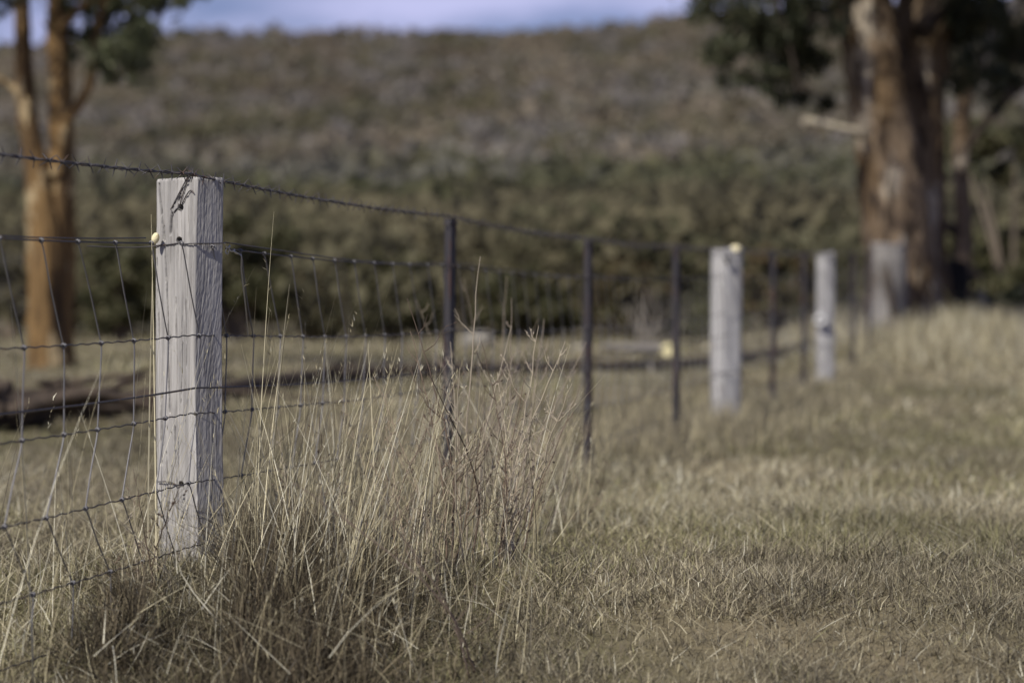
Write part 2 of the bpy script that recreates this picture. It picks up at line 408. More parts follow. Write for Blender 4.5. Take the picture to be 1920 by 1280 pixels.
tag(gum, "orange barked gum with two upright stems at left of the photo", "tree")
rebase(gum, (X_at(98, YL), YL, zb))

YR = 21.0
big = empty("gum_tree"); t = MB()
ptube(t, [(1688, 640, 178), (1688, 600, 146), (1684, 520, 128), (1680, 450, 118), (1668, 300, 118), (1646, 180, 120), (1626, 60, 118), (1608, -60, 108), (1590, -300, 80), (1520, -700, 46)], YR, 26, .30)
ptube(t, [(1756, 640, 120), (1744, 580, 96), (1730, 450, 84), (1724, 300, 88), (1724, 150, 92), (1728, 0, 92), (1750, -300, 74), (1830, -700, 40)], YR + .50, 24, .30)
t.build("trunk", M_bark2, big, True)
for lst in ([(1640, 30, 50), (1570, -30, 36, -.3), (1500, -50, 22, -.6), (1420, -40, 12, -.8), (1370, 0, 7, -.9)],
            [(1725, 60, 44), (1790, -20, 32, .3), (1850, -60, 24, .5), (1920, -60, 14, .6)],
            [(1620, -60, 50), (1500, -220, 34, .5), (1380, -330, 20, 1), (1250, -380, 10, 1)],
            [(1440, -40, 9, -.8), (1480, 90, 6, -.8), (1495, 170, 4, -.8)]):
    b = MB(); ptube(b, lst, YR, 8, .1); b.build("branch", M_log, big, True)
b = MB(); ptube(b, [(1640, 262, 22), (1600, 248, 18, -.2), (1560, 238, 16, -.3), (1505, 228, 22, -.4)], YR - .1, 8, .2); b.build("broken_branch", M_pale, big, True)
cl = [(1400, 40, 60, 2600), (1350, 95, 40, 1000), (1470, 70, 60, 2600), (1515, 20, 50, 2200), (1490, 140, 48, 2000), (1435, 150, 36, 800), (1540, 110, 26, 500), (1500, 190, 24, 400),
      (1370, 10, 45, 1200), (1585, -110, 70, 2000), (1480, -70, 90, 3500), (1350, -80, 80, 2000), (1780, 30, 55, 2200), (1850, 20, 60, 2600), (1900, 90, 56, 2400), (1830, 110, 45, 1500), (1890, 170, 36, 900),
      (1800, -80, 90, 3500), (1920, -60, 90, 3500), (1700, -160, 120, 4000, -1.0), (1550, -220, 130, 4000), (1400, -260, 130, 3500), (1850, -230, 130, 4000), (1990, -200, 130, 3000), (1960, 60, 70, 2000),
      (1700, -400, 190, 5000, -1.5), (1500, -450, 180, 5000), (1300, -380, 130, 2500), (1900, -450, 180, 5000), (1600, -650, 200, 5000), (1800, -680, 200, 5000), (1560, -320, 170, 4500, -2.4), (1700, -560, 200, 4500, -2.8), (1430, -420, 160, 3500, -2.6),
      (1560, -620, 170, 9000, -2.6), (1640, -760, 190, 10000, -2.8), (1520, -780, 190, 9000, -3.2), (1660, -520, 140, 8000, -2.0), (1600, -900, 200, 9000, -3.6), (1730, -640, 160, 8000, -2.2), (1700, -860, 170, 8000, -3.2)]
crown(big, cl, YR, DRK, .06, r)
tag(big, "massive old gum with thick flaking trunk on the grassy bank at right", "tree")
rebase(big, (X_at(1705, YR), YR, float(ground_z(X_at(1705, YR), YR))))

YS = 23.5
sl = empty("gum_tree"); t = MB()
b = MB(); ptube(b, [(1816, 165, 34), (1860, 70, 33), (1915, -10, 29), (2000, -180, 22)], YS, 10, .1); b.build("branch", M_pale, sl, True)
ptube(t, [(1806, 640, 50), (1800, 560, 40), (1806, 430, 34), (1800, 300, 32), (1812, 170, 32), (1860, 70, 30), (1915, -10, 27), (2000, -180, 20), (2060, -400, 10)], YS, 10, .15)
t.build("trunk", M_bark2, sl, True)
for lst in ([(1803, 285, 20), (1845, 235, 17), (1890, 185, 15), (1950, 140, 11), (2040, 90, 6)], [(1806, 440, 24), (1770, 420, 20), (1750, 400, 14), (1744, 350, 8)],
            [(1806, 200, 16), (1780, 130, 14), (1770, 40, 9)]):
    b = MB(); ptube(b, lst, YS, 8, .1); b.build("branch", M_log, sl, True)
crown(sl, [(2030, -200, 90, 1800), (2060, -380, 120, 2500), (1970, -300, 90, 1500), (2060, 70, 60, 900), (1930, 240, 26, 300)], YS, EUC, .06, r)
tag(sl, "slender pale gum leaning right beside the massive trunk", "tree")
rebase(sl, (X_at(1806, YS), YS, float(ground_z(X_at(1806, YS), YS))))

# ------------------------------------------------------------------ fallen timber
def gY(py, z=0): return (ZC - z) * F / (py - HY)
def log(name, lst, m, label, cat="log", extra=(), part=None):
    """lst of (px, ground py, width px)"""
    root = empty(name); b = MB(); pts = []
    for px, py, wd in lst:
        Y = gY(py); x = X_at(px, Y); rr = wd / F * Y / 2
        pts.append([x, Y, float(ground_z(x, Y)) + rr * .8, rr])
    p = smooth_path(pts, 4); tube(b, p[:, :3], p[:, 3], 10, None, .2)
    b.build("stem", m, root, True)
    for e in extra:
        b = MB(); q = smooth_path([pts[e[0]][:3], list(P(e[1], e[2], pts[e[0]][1] + e[4])), list(P(e[3][0], e[3][1], pts[e[0]][1] + e[4] * 1.6))], 4)
        tube(b, q, np.linspace(pts[e[0]][3] * .5, .01, len(q)), 6, None, .15); b.build("branch", m, root, True)
    tag(root, label, cat)
    rebase(root, tuple(pts[0][:3]))
log("fallen_tree", [(-120, 800, 50), (40, 782, 50), (180, 768, 46), (330, 750, 40), (560, 722, 36), (820, 708, 34), (1060, 700, 28)], M_log,
    "long dark fallen tree lying across the paddock behind the wire netting", extra=[(1, -20, 700, (-60, 670), .3), (2, 235, 712, (290, 690), -.3), (4, 620, 690, (690, 672), .3), (3, 380, 715, (440, 700), .5)])
log("fallen_branch", [(1010, 702, 24), (1200, 695, 26), (1330, 687, 26), (1480, 672, 22), (1590, 662, 20)], M_log,
    "dark fallen branch on the ground behind the second wooden post")
r = np.random.default_rng(61)
pile = empty("branch_pile"); 
for i in range(26):
    px = -40 + 330 * r.random(); py = 715 + 60 * r.random(); Y = gY(790 - .12 * px)
    a = P(px, py, Y + r.normal() * .3); d = np.array([r.normal() * .5, r.normal() * .4, abs(r.normal()) * .04]); a[2] = max(a[2], .02)
    b = MB(); tube(b, smooth_path([a, a + d * .5 + r.normal(size=3) * .04, a + d], 3), np.linspace(.028, .008, 7) * (.5 + r.random()), 6, None, .2)
    b.build("branch", M_log, pile, True)
tag(pile, "heap of dark fallen branches beside the foot of the two-stemmed gum", "brush pile")
rebase(pile, (X_at(130, 11), 11.5, 0))

stump = empty("charred_stump"); YT = 22.3; b = MB()
ptube(b, [(1792, 650, 92), (1788, 600, 78), (1782, 560, 62), (1790, 520, 50), (1796, 488, 34)], YT, 14, .35); b.build("stem", mat("charred_wood", (.022, .020, .018), .9, .1, noise=[((.06, .05, .04), (10, 10, 3), .55, .7)]), stump)
b = MB(); ptube(b, [(1858, 640, 26), (1848, 590, 22), (1836, 545, 15)], YT - .4, 10, .25); b.build("snag", M_glog, stump)
tag(stump, "blackened broken stump with a grey snag, at the right foot of the massive gum", "stump"); rebase(stump, (X_at(1792, YT), YT, float(ground_z(X_at(1792, YT), YT))))

cutlog = empty("cut_log"); b = MB()
a = P(1252, 656, 16.2); e = P(1135, 649, 19.0)
d = (e - a) / np.linalg.norm(e - a)
tube(b, [a, a + d * .7, a + d * 1.5, e], [.040, .037, .033, .028], 16, None, .05); b.build("stem", M_glog, cutlog, True)
b = MB(); tube(b, [a - d * .006, a + d * .002], [.045, .047], 24); b.build("cut_end", M_cut, cutlog)
b = MB(); tube(b, smooth_path([a + d * .9 + np.array([0, 0, .0]), a + d * .8 + np.array([.02, .05, -.1]), a + d * .7 + np.array([.03, .1, -.2])], 3), .016, 6); b.build("branch", M_glog, cutlog)
tag(cutlog, "grey log with round pale yellow cut end, left of the third steel post", "log")
rebase(cutlog, tuple(a))

def rock(px, py, wd, ht, label, seed):
    r = np.random.default_rng(seed); Y = gY(py); root = MB()
    th = np.linspace(0, np.pi, 15)[:, None]; ph = np.linspace(0, 2 * np.pi, 25)[None, :-1]
    W = wd / F * Y / 2; H2 = ht / F * Y / 2
    k = .75 + .5 * fbm(np.cos(ph) * np.sin(th) * 1.6 + 5, np.sin(ph) * np.sin(th) * 1.6 + np.cos(th) * 1.3 + 7, 3, seed)
    V = np.stack([W * k * np.sin(th) * np.cos(ph), W * .8 * k * np.sin(th) * np.sin(ph), H2 * k * np.cos(th) + 0 * ph], -1).reshape(-1, 3)
    n = 24; F4 = []
    for i in range(14):
        for j in range(n): F4.append((i * n + j, i * n + (j + 1) % n, (i + 1) * n + (j + 1) % n, (i + 1) * n + j))
    o = mesh_np("boulder", V, np.array(F4), M_rock, smooth=True); o.location = (X_at(px, Y), Y, float(ground_z(X_at(px, Y), Y)) + H2 * .6)
    tag(o, label, "boulder")
rock(895, 652, 60, 40, "pale boulder at the far edge of the paddock right of the first steel post", 3)
rock(1090, 660, 34, 20, "small grey boulder near the second steel post beyond the fallen tree", 5)

# ------------------------------------------------------------------ the fence
fence = empty("wire_fence", (0, 0, 0))
posts = [(355, 331, 'near'), (845, 410, 'steel'), (1103, 450, 'steel'), (1268, 464, 'steel'), (1362, 466, 'wood'), (1450, 474, 'steel'),
         (1508, 476, 'steel'), (1548, 474, 'wood'), (1600, 474, 'steel'), (1630, 470, 'steel'), (1668, 457, 'stump')]
ax = [-900, -300, 0] + [p[0] for p in posts]
def ptop(i): px, py, _ = posts[i]; return ZC + (HY - py) / F * fenceY(px)
wy = np.array([fenceY(-1500), fenceY(-500)] + [fenceY(p[0]) for p in posts] + [23, 27, 34])
wz = np.array([.757, .752] + [ptop(i) + .006 for i in range(len(posts))] + [1.05, 1.1, 1.1])
wz[2] = ZC + (HY - 326) / F * 4.5
def barb_z(Y):
    k = np.clip(np.searchsorted(wy, Y) - 1, 0, len(wy) - 2); f = np.clip((Y - wy[k]) / (wy[k + 1] - wy[k]), 0, 1)
    return np.interp(Y, wy, wz) - .010 * 4 * f * (1 - f)
YN, YF = 2.2, 26.0
# barbed wire: two twisted strands with four-pointed barbs
bw = MB(); step = .009
fy = [YN]
while fy[-1] < 13: fy.append(fy[-1] + step)
fy = np.array(fy); fx = fence_x(fy); fz = barb_z(fy)
for ph in (0, math.pi):
    a = fy / .022 + ph
    tube(bw, np.stack([fx + .0016 * np.cos(a), fy, fz + .0016 * np.sin(a)], -1), .0014, 5)
fy = np.arange(13, YF, .25); tube(bw, np.stack([fence_x(fy), fy, barb_z(fy)], -1), .0028, 5)
yy = YN
r = np.random.default_rng(71)
while yy < 16:
    yy += .050 + .006 * r.random()
    c = np.array([fence_x(yy), yy, barb_z(yy)])
    a0 = r.random() * 6.28
    tube(bw, [c - np.array([0, .004, 0]), c + np.array([0, .004, 0])], .0036, 6)
    for k in range(4):
        aa = a0 + k * math.pi / 2 + r.normal() * .2
        d = np.array([math.cos(aa), r.normal() * .35, math.sin(aa)])
        tube(bw, [c + np.array([0, (k - 1.5) * .0022, 0]), c + d * .0155], [.0013, .0006], 4)
bw.build("barbed_wire", M_wire, fence)
# netting
net = empty("wire_netting"); net.parent = fence
rows0 = [ZC + (HY - p) / F * 4.5 for p in (456, 628, 776, 906, 1026)] + [-.045]
z0 = wz[2]
def sag(Y): return (barb_z(Y) - z0)
def row_z(k, Y):
    return rows0[k] + sag(Y) * (1 - k * .08) + .0035 * (fbm(Y * 1.7, k * 3.1 + 0 * Y, 2, 7) - .5)
GA, GB = fenceY(288), fenceY(424)
for q in range(7):
    k = max(q - 1, 0)   # the top wire is broken off at the post and tied to it on both sides
    b = MB(); fy = np.arange(YN, 9, .012)
    if q == 0: fy = np.arange(YN, GA, .012)
    if q == 1: fy = np.arange(GB, 9, .012)
    tube(b, np.stack([fence_x(fy) + .0008 * np.sin(fy * 40 + k), fy, row_z(k, fy) + .0011 * np.sin(fy * 125 + k * 2) * (k > 0)], -1), .0013 if k else .0015, 5)
    if q: fy = np.arange(9, YF, .3); tube(b, np.stack([fence_x(fy), fy, row_z(k, fy)], -1), .0017, 5)
    b.build("line_wire", M_wire, net)
for ya, yb in ((YN, GA), (GB, YF)):
    b = MB(); fy = np.arange(ya, yb, .05); tube(b, np.stack([fence_x(fy) - .003, fy, row_z(0, fy) + .008 + .004 * np.sin(fy * 3)], -1), .0013, 5)
    b.build("line_wire", M_wire, net)
b = MB(); fy = np.arange(YN, YF, .1); tube(b, np.stack([fence_x(fy) + .012, fy, ZC - 166 / F * 4.5 + sag(fy)], -1), .0019, 5)
b.build("plain_wire", M_wire, fence)
off = [0, .085, .072, .018, .115, .118]       # the stays lean back and forth between the line wires
sy = 4.5 * K / (VX - 342) - 12 * .15
sy = np.arange(sy, YF, .15)
far_mb = MB(); nst = 0
for q, s0 in enumerate(sy):
    b = MB() if nst < 100 else far_mb
    jit = r.normal(size=6) * .005
    for k in range(5):
        ya = s0 + off[k] + jit[k]; yb = s0 + off[k + 1] + jit[k + 1]
        A = np.array([fence_x(ya), ya, row_z(k, ya)]); B = np.array([fence_x(yb), yb, row_z(k + 1, yb)])
        mid = (A + B) / 2 + np.array([0, .006 * r.normal(), 0])
        if s0 < 9:
            tube(b, smooth_path([A, A + (mid - A) * .25 + np.array([.001, 0, 0]), mid, B], 3), .0013, 5)
            for c in (A,):
                th = np.linspace(0, 4.5 * math.pi, 16)
                tube(b, np.stack([c[0] + .0034 * np.cos(th), c[1] + np.linspace(-.006, .006, 16), c[2] + .0034 * np.sin(th)], -1), .0013, 4)
        else: tube(b, [A, mid, B], .0014, 4)
    nst += 1
    if nst <= 100: b.build("stay_wire", M_stay, net)
o = far_mb.build("stay_wire", M_stay, net); o["kind"] = "stuff"

# nearest wooden post, carved from a fine grid
LOC = math.atan(605 / F); AL = R(57)
def rot(v, a=LOC): return np.array([v[0] * math.cos(a) - v[1] * math.sin(a), v[0] * math.sin(a) + v[1] * math.cos(a)])
tL = rot((-math.cos(AL), math.sin(AL))); nL = rot((-math.sin(AL), -math.cos(AL)))
tR = rot((math.sin(AL), math.cos(AL))); nR = rot((math.cos(AL), -math.sin(AL)))
YP = 4.60; SP = F / YP
w1 = 75 / SP / math.cos(AL); w2 = 53 / SP / math.sin(AL)
C0 = np.array([X_at(367.5, YP), YP])
ztopP = ZC + (HY - 331.5) / F * YP
def near_post():
    rc = .0035
    # perimeter parameter: list of (xy, normal, face id, coordinate along face)
    per = []
    A = C0 + tL * w1; B = A + tR * w2; Cc = C0 + tR * w2
    def face(p0, t, n, ln, fid, st):
        m = int((ln - 2 * rc) / st)
        for i in range(m + 1):
            s = rc + (ln - 2 * rc) * i / m; per.append((p0 + t * s, n, fid, s))
    def corner(pc, n0, n1, fid):
        for f in (.2, .4, .6, .8):
            n = n0 * (1 - f) + n1 * f; n /= np.linalg.norm(n); per.append((pc + n * rc, n, fid, 0))
    # go round: right face from far to corner, left face, back faces
    face(Cc, -tR, nR, w2, 1, .0006)
    corner(C0 + tR * rc + tL * rc, nR, nL, 4)
    face(C0, tL, nL, w1, 0, .00065)
    corner(A - tL * rc + tR * rc, nL, -nR, 4)
    face(A, tR, -nR, w2, 2, .006)
    corner(B - tL * rc - tR * rc, -nR, -nL, 4)
    face(B, -tL, -nL, w1, 3, .006)
    corner(Cc + tL * rc - tR * rc, -nL, nR, 4)
    xy = np.array([p[0] for p in per]); nn = np.array([p[1] for p in per]); fid = np.array([p[2] for p in per]); s = np.array([p[3] for p in per])
    zz = np.concatenate([[-.35, -.2], np.arange(-.1, ztopP - .004, .0013), [ztopP - .003, ztopP - .0015, ztopP]])
    S, Z = np.meshgrid(s, zz); FD = np.broadcast_to(fid, S.shape)
    su = np.where(FD == 1, S + .10 * Z + .006 * np.sin(Z * 14), S + .010 * np.sin(Z * 5) + .02 * Z)
    hf = .0012 * (fbm(su * 420, Z * np.where(FD == 1, 26, 9) + FD * 50, 2, 1) - .5) + .0016 * (fbm(su * 130, Z * 5 + FD * 31, 3, 2) - .5) + .004 * (fbm(S * 12 + FD * 7, Z * 4, 2, 3) - .5)
    rid = 1 - np.abs(2 * fbm(su * 260, Z * 6 + FD * 13, 2, 8) - 1); hf = hf - np.where(FD == 1, .0010, .0024) * np.clip((rid - .82) / .14, 0, 1)
    hf = hf * np.where(FD == 4, .3, np.where(FD == 1, .42, 1))
    hf = hf + np.where(FD == 1, .0007 * (fbm(su * 300 + Z * 40, Z * 90, 2, 12) - .5), 0)
    # cracks and drill holes on the left face, in photo pixels
    def px2s(px, fc=0): return (367.5 - px) / 75 * w1 if fc == 0 else (420.5 - px) / 53 * w2
    def py2z(py): return ZC + (HY - py) / F * YP
    cracks = [([(298, 338), (301, 372), (304, 400), (307, 430), (309, 455)], .0011, .007), ([(309, 420), (311, 470), (315, 540), (318, 600), (317, 700), (320, 780)], .0009, .006),
              ([(324, 395), (323, 415), (321, 441)], .0013, .008), ([(322, 392), (332, 392)], .0006, .002), ([(333, 556), (334, 600), (333, 640)], .0006, .004),
              ([(345, 640), (344, 700), (341, 760)], .0007, .004), ([(302, 740), (304, 800), (303, 880)], .0010, .006), ([(330, 800), (329, 870), (331, 930), (330, 990)], .0008, .005),
              ([(351, 560), (353, 640), (352, 690)], .0005, .003), ([(312, 850), (314, 920), (312, 990)], .0009, .005), ([(342, 910), (345, 960), (350, 1010)], .0008, .004), ([(296, 480), (297, 560), (300, 640)], .0007, .004)]
    recess_shade = np.ones_like(hf)   # shade inside the old weather cracks and drill holes, put into the vertex colour
    wob = .0006 * (fbm(Z * 160, FD * 3.3, 2, 6) - .5) * 2
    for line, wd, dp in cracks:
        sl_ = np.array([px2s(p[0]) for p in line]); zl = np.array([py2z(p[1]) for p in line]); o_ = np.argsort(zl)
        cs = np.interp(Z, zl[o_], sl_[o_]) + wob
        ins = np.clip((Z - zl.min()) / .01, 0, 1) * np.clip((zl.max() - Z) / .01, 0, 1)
        recess_shade = np.where(FD == 0, recess_shade * (1 - .62 * ins * np.clip(1.5 - np.abs(S - cs) / wd * .75, 0, 1)), recess_shade)
        hf = hf - np.where(FD == 0, dp * ins * np.clip(1.9 - np.abs(S - cs) / wd * .48, 0, 1) * 1.5, 0)
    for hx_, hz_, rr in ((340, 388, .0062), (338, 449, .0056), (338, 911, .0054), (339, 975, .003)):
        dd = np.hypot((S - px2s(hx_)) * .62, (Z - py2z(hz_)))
        recess_shade = np.where((FD == 0) & (dd < rr * 1.1), .3, recess_shade)
        hf = hf - np.where(FD == 0, .028 * np.clip((rr - dd) / .0009, 0, 1) * (1 + 0 * Z), 0)
    # worn edge on the outline and a slight lean and bow
    bow = np.array([0.0, 0.0])
    top_in = np.clip((Z - (ztopP - .004)) / .004, 0, 1) * .0025
    nxy = nn[None]; Vxy = xy[None] + nxy * (hf - top_in)[..., None]
    sway = .003 * np.sin((Z - .1) * 5.2) - .004 * np.clip((.25 - Z) / .5, 0, 1)
    Vv = np.stack([Vxy[..., 0] - sway, Vxy[..., 1], Z + .0020 * (Z > ztopP - .004) * (fbm(S * 180, FD * 5.1, 3, 14) - .5)], -1)
    n = len(per); m = len(zz); V = Vv.reshape(-1, 3)
    ii, jj = np.meshgrid(np.arange(m - 1), np.arange(n), indexing='ij'); k = (jj + 1) % n
    Fq = np.stack([ii * n + jj, (ii + 1) * n + jj, (ii + 1) * n + k, ii * n + k], -1).reshape(-1, 4)
    cen = np.append(V[-n:].mean(0), []); V = np.vstack([V, cen[None]])
    j = np.arange(n); tri = np.stack([(m - 1) * n + j, np.full(n, len(V) - 1), (m - 1) * n + (j + 1) % n], -1)
    cs_ = np.append(recess_shade.ravel(), 1)
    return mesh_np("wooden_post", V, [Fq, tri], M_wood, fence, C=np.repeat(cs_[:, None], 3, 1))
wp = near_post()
wp["label"] = "nearest weathered grey square wooden post, in sharp focus, with drilled holes"
def on_face(px, py, out=.003):
    if px <= 367.5: q = C0 + tL * (367.5 - px) / 75 * w1 + nL * out
    else: q = C0 + tR * (px - 367.5) / 53 * w2 + nR * out
    return np.array([q[0], q[1], ZC + (HY - py) / F * YP])
def bwp(px):  # point on the barbed wire
    Y = fenceY(px); return np.array([fence_x(Y), Y, barb_z(Y)])
tie = MB()
topc = on_face(357, 329, .004)
for lst in ([on_face(340, 389, -.008), on_face(338, 383, .0028), on_face(338, 372, .0028), on_face(345, 350, .0028), on_face(357, 327, .0028)],
            [on_face(341, 389, -.008), on_face(341, 383, .0028), on_face(346, 362, .0028), on_face(359, 328, .0028)],
            [on_face(342, 388, -.008), on_face(345, 380, .0028), on_face(357, 359, .0028), on_face(363, 358, .0028), on_face(366, 363, .0028)],
            [on_face(323, 391, .003), on_face(334, 370, .0028), on_face(348, 344, .0028), on_face(359, 327, .0028)],
            [on_face(329, 397, .0028), on_face(333, 391, .0028), on_face(339, 387, .002)]):
    tube(tie, smooth_path(lst, 2), .0012, 6)
# the barbed wire rides on the near corner of the post
th = np.linspace(0, 7 * math.pi, 50); c0 = on_face(353, 326, .006); c1 = on_face(369, 325, .002)
cc = c0[None] + (c1 - c0)[None] * np.linspace(0, 1, 50)[:, None]
tube(tie, cc + np.stack([.002 * np.cos(th) * .3, .004 * np.cos(th), .004 * np.sin(th)], -1), .0012, 6)
for dx, dz in ((-.006, .014), (-.002, .017), (.004, .015), (.008, .012)):
    tube(tie, [cc[20], cc[20] + np.array([dx, 0, dz])], [.0011, .0006], 5)
tie.build("tie_wire", M_wire, wp)
tie = MB()
lst = [on_face(338, 451, -.01), on_face(339, 454, .003), on_face(345, 457, .004), on_face(352, 457, .004), on_face(367, 456.5, .003), on_face(395, 456, .003), on_face(419, 455, .003)]
tube(tie, smooth_path(lst, 4), .0013, 6)
lst = [on_face(338, 451, -.01), on_face(335, 455, .003), on_face(320, 457, .003), on_face(300, 458, .003), on_face(290, 460, .01), on_face(278, 462, .05), on_face(262, 460, .12)]
tube(tie, smooth_path(lst, 4), .0013, 6)
lst = [on_face(338, 911, -.01), on_face(336, 913, .003), on_face(320, 908, .004), on_face(298, 910, .005)]
tube(tie, smooth_path(lst, 4), .0012, 6)
tie.build("tie_wire", M_wire, wp)
tie = MB()   # bright wound tie where the netting meets the back edge of the post
Yk = 4.665
a = P(419, 456, Yk); e = P(446, 476, fenceY(440))
th = np.linspace(0, 6 * math.pi, 60); f = np.linspace(0, 1, 60)
p = a[None] + (e - a)[None] * f[:, None] + np.stack([.003 * np.cos(th), .002 * np.cos(th), .0042 * np.sin(th)], -1) * np.sin(f * math.pi)[:, None]
tube(tie, p, .0013, 6)
tube(tie, smooth_path([P(430, 468, Yk), P(427, 477, Yk), P(423, 472, Yk), P(426, 466, Yk)], 4), .0012, 5)
lst = [P(436, 470, Yk + .02), P(448, 476, Yk + .03), P(453, 482, Yk + .03), P(453, 510, Yk + .04), P(460, 570, Yk + .06), P(465, 628, Yk + .1)]
tube(tie, smooth_path(lst, 4), .0013, 6)
tie.build("tie_wire", M_wireb, wp)
# cream knob by the left edge
kp = MB(); th = np.linspace(0, np.pi, 12)[:, None]; ph = np.linspace(0, 2 * np.pi, 19)[None, :-1]
kk = 1 + .18 * (fbm(np.cos(ph) * 2 + 4 + 0 * th, np.sin(ph) * 2 + th * 2, 2, 4) - .5)
V = np.stack([.0078 * kk * np.sin(th) * np.cos(ph) + .0015 * np.cos(th), .007 * kk * np.sin(th) * np.sin(ph), .0108 * kk * np.cos(th) + 0 * ph], -1).reshape(-1, 3) + P(292, 447, 4.675)
F4 = [(i * 18 + j, i * 18 + (j + 1) % 18, (i + 1) * 18 + (j + 1) % 18, (i + 1) * 18 + j) for i in range(11) for j in range(18)]
kp.add(V, np.array(F4)); kp.build("knob", M_knob, wp, True)

# the other posts
def wood_post(px, py, wpx, label, lean=0, seed=1, notch=False):
    Y = fenceY(px) + .05; r = np.random.default_rng(seed)
    x = X_at(px, Y); zt = ZC + (HY - py) / F * Y; wd = wpx / F * Y
    n = 32; zz = np.concatenate([np.linspace(-.3, zt - .01, 40), [zt - .004, zt]])
    th = np.arange(n) / n * 2 * np.pi + .3
    ck = np.cos(th); sk = np.sin(th); q = 1 / np.maximum(np.abs(ck), np.abs(sk)) ** .8
    Z = zz[:, None] + 0 * th[None]
    rad = wd / 2 * q[None] * (1 + .10 * (fbm(np.cos(th)[None] * 2 + 9, np.sin(th)[None] * 2 + Z * 3, 3, seed) - .5) * 2)
    rad = rad * np.where(Z > zt - .002, .93, 1)
    a0 = .25
    V = np.stack([x + lean * (Z - zt) + rad * (ck * math.cos(a0) - sk * math.sin(a0))[None] * .86, Y + rad * (ck * math.sin(a0) + sk * math.cos(a0))[None] * .86, Z + .01 * (Z > zt - .005) * ck[None] * 0.5], -1).reshape(-1, 3)
    m = len(zz); ii, jj = np.meshgrid(np.arange(m - 1), np.arange(n), indexing='ij'); k = (jj + 1) % n
    Fq = np.stack([ii * n + jj, ii * n + k, (ii + 1) * n + k, (ii + 1) * n + jj], -1).reshape(-1, 4)
    V = np.vstack([V, V[-n:].mean(0)]); j = np.arange(n); tri = np.stack([(m - 1) * n + j, (m - 1) * n + (j + 1) % n, np.full(n, m * n)], -1)
    o = mesh_np("wooden_post", V, [Fq, tri], M_wood2, fence, smooth=False); o["label"] = label
    b = MB()
    for k in range(0, 4, 3):
        zz_ = row_z(k, Y) if k else zt - .02
        th2 = np.linspace(0, 2 * np.pi, 21); tube(b, np.stack([x + wd * .56 * np.cos(th2), Y + wd * .56 * np.sin(th2), 0 * th2 + zz_], -1), .0022, 5)
    b.build("tie_wire", M_wire, o)
    return o, x, Y, zt
o, x, Y, zt = wood_post(1362, 466, 58, "pale square wooden post beyond three steel posts", .004, 2)
b = MB(); tube(b, [(x + .04, Y - .04, zt - .012), (x + .04, Y - .04, zt + .010), (x + .04, Y - .04, zt + .014)], [.022, .021, .012], 14); b.build("knob", M_knob, o)
b = MB(); tube(b, smooth_path([(x - .02, Y - .085, zt - .04), (x, Y - .09, zt - .07), (x + .005, Y - .09, zt - .03)], 4), .006, 6); b.build("tie_wire", M_wire, o)
o, x, Y, zt = wood_post(1548, 474, 34, "slimmer pale wooden post with a round white disc on its left side", .002, 4)
c = P(1538, 600, Y - .09); b = MB()
th = np.linspace(0, 2 * np.pi, 25); tube(b, np.stack([c[0] + .027 * np.cos(th), c[1] + 0 * th, c[2] + .027 * np.sin(th)], -1), .012, 8); b.build("disc_ring", M_white, o, True)
b = MB(); tube(b, [c + np.array([0, .03, 0]), c], [.02, .02], 12); b.build("disc_core", M_dark, o)
# old strainer post / stump near the big tree
Y = fenceY(1668); xx = X_at(1668, Y); zt = ZC + (HY - 457) / F * Y; b = MB()
p = smooth_path([(xx, Y, .0, .150), (xx - .01, Y, .35, .135), (xx, Y, .7, .135), (xx - .01, Y, zt - .04, .15), (xx - .01, Y, zt, .135)], 5)
tube(b, p[:, :3], p[:, 3], 20, None, .22)
tube(b, [(xx + .09, Y + .02, zt - .1), (xx + .12, Y, zt + .07)], [.04, .012], 8)
o = b.build("wooden_post", mat("stump_wood", (.25, .235, .22), .9, .1, noise=[((.13, .115, .10), (14, 14, 3), .45, .62), ((.36, .34, .32), (20, 20, 4), .6, .72)], bump=((40, 40, 6), .8, .02)), fence, False); o["label"] = "thick gnarled grey strainer post in front of the massive gum"
b = MB(); tube(b, smooth_path([(xx - .04, Y - .125, zt - .22, ), (xx - .035, Y - .14, zt - .33), (xx - .0, Y - .135, zt - .5), (xx + .01, Y - .14, zt - .62)], 4), [.02, .03, .032, .035, .036, .034, .03, .03, .03, .03, .028, .024, .018], 8); b.build("hollow", M_log, o)

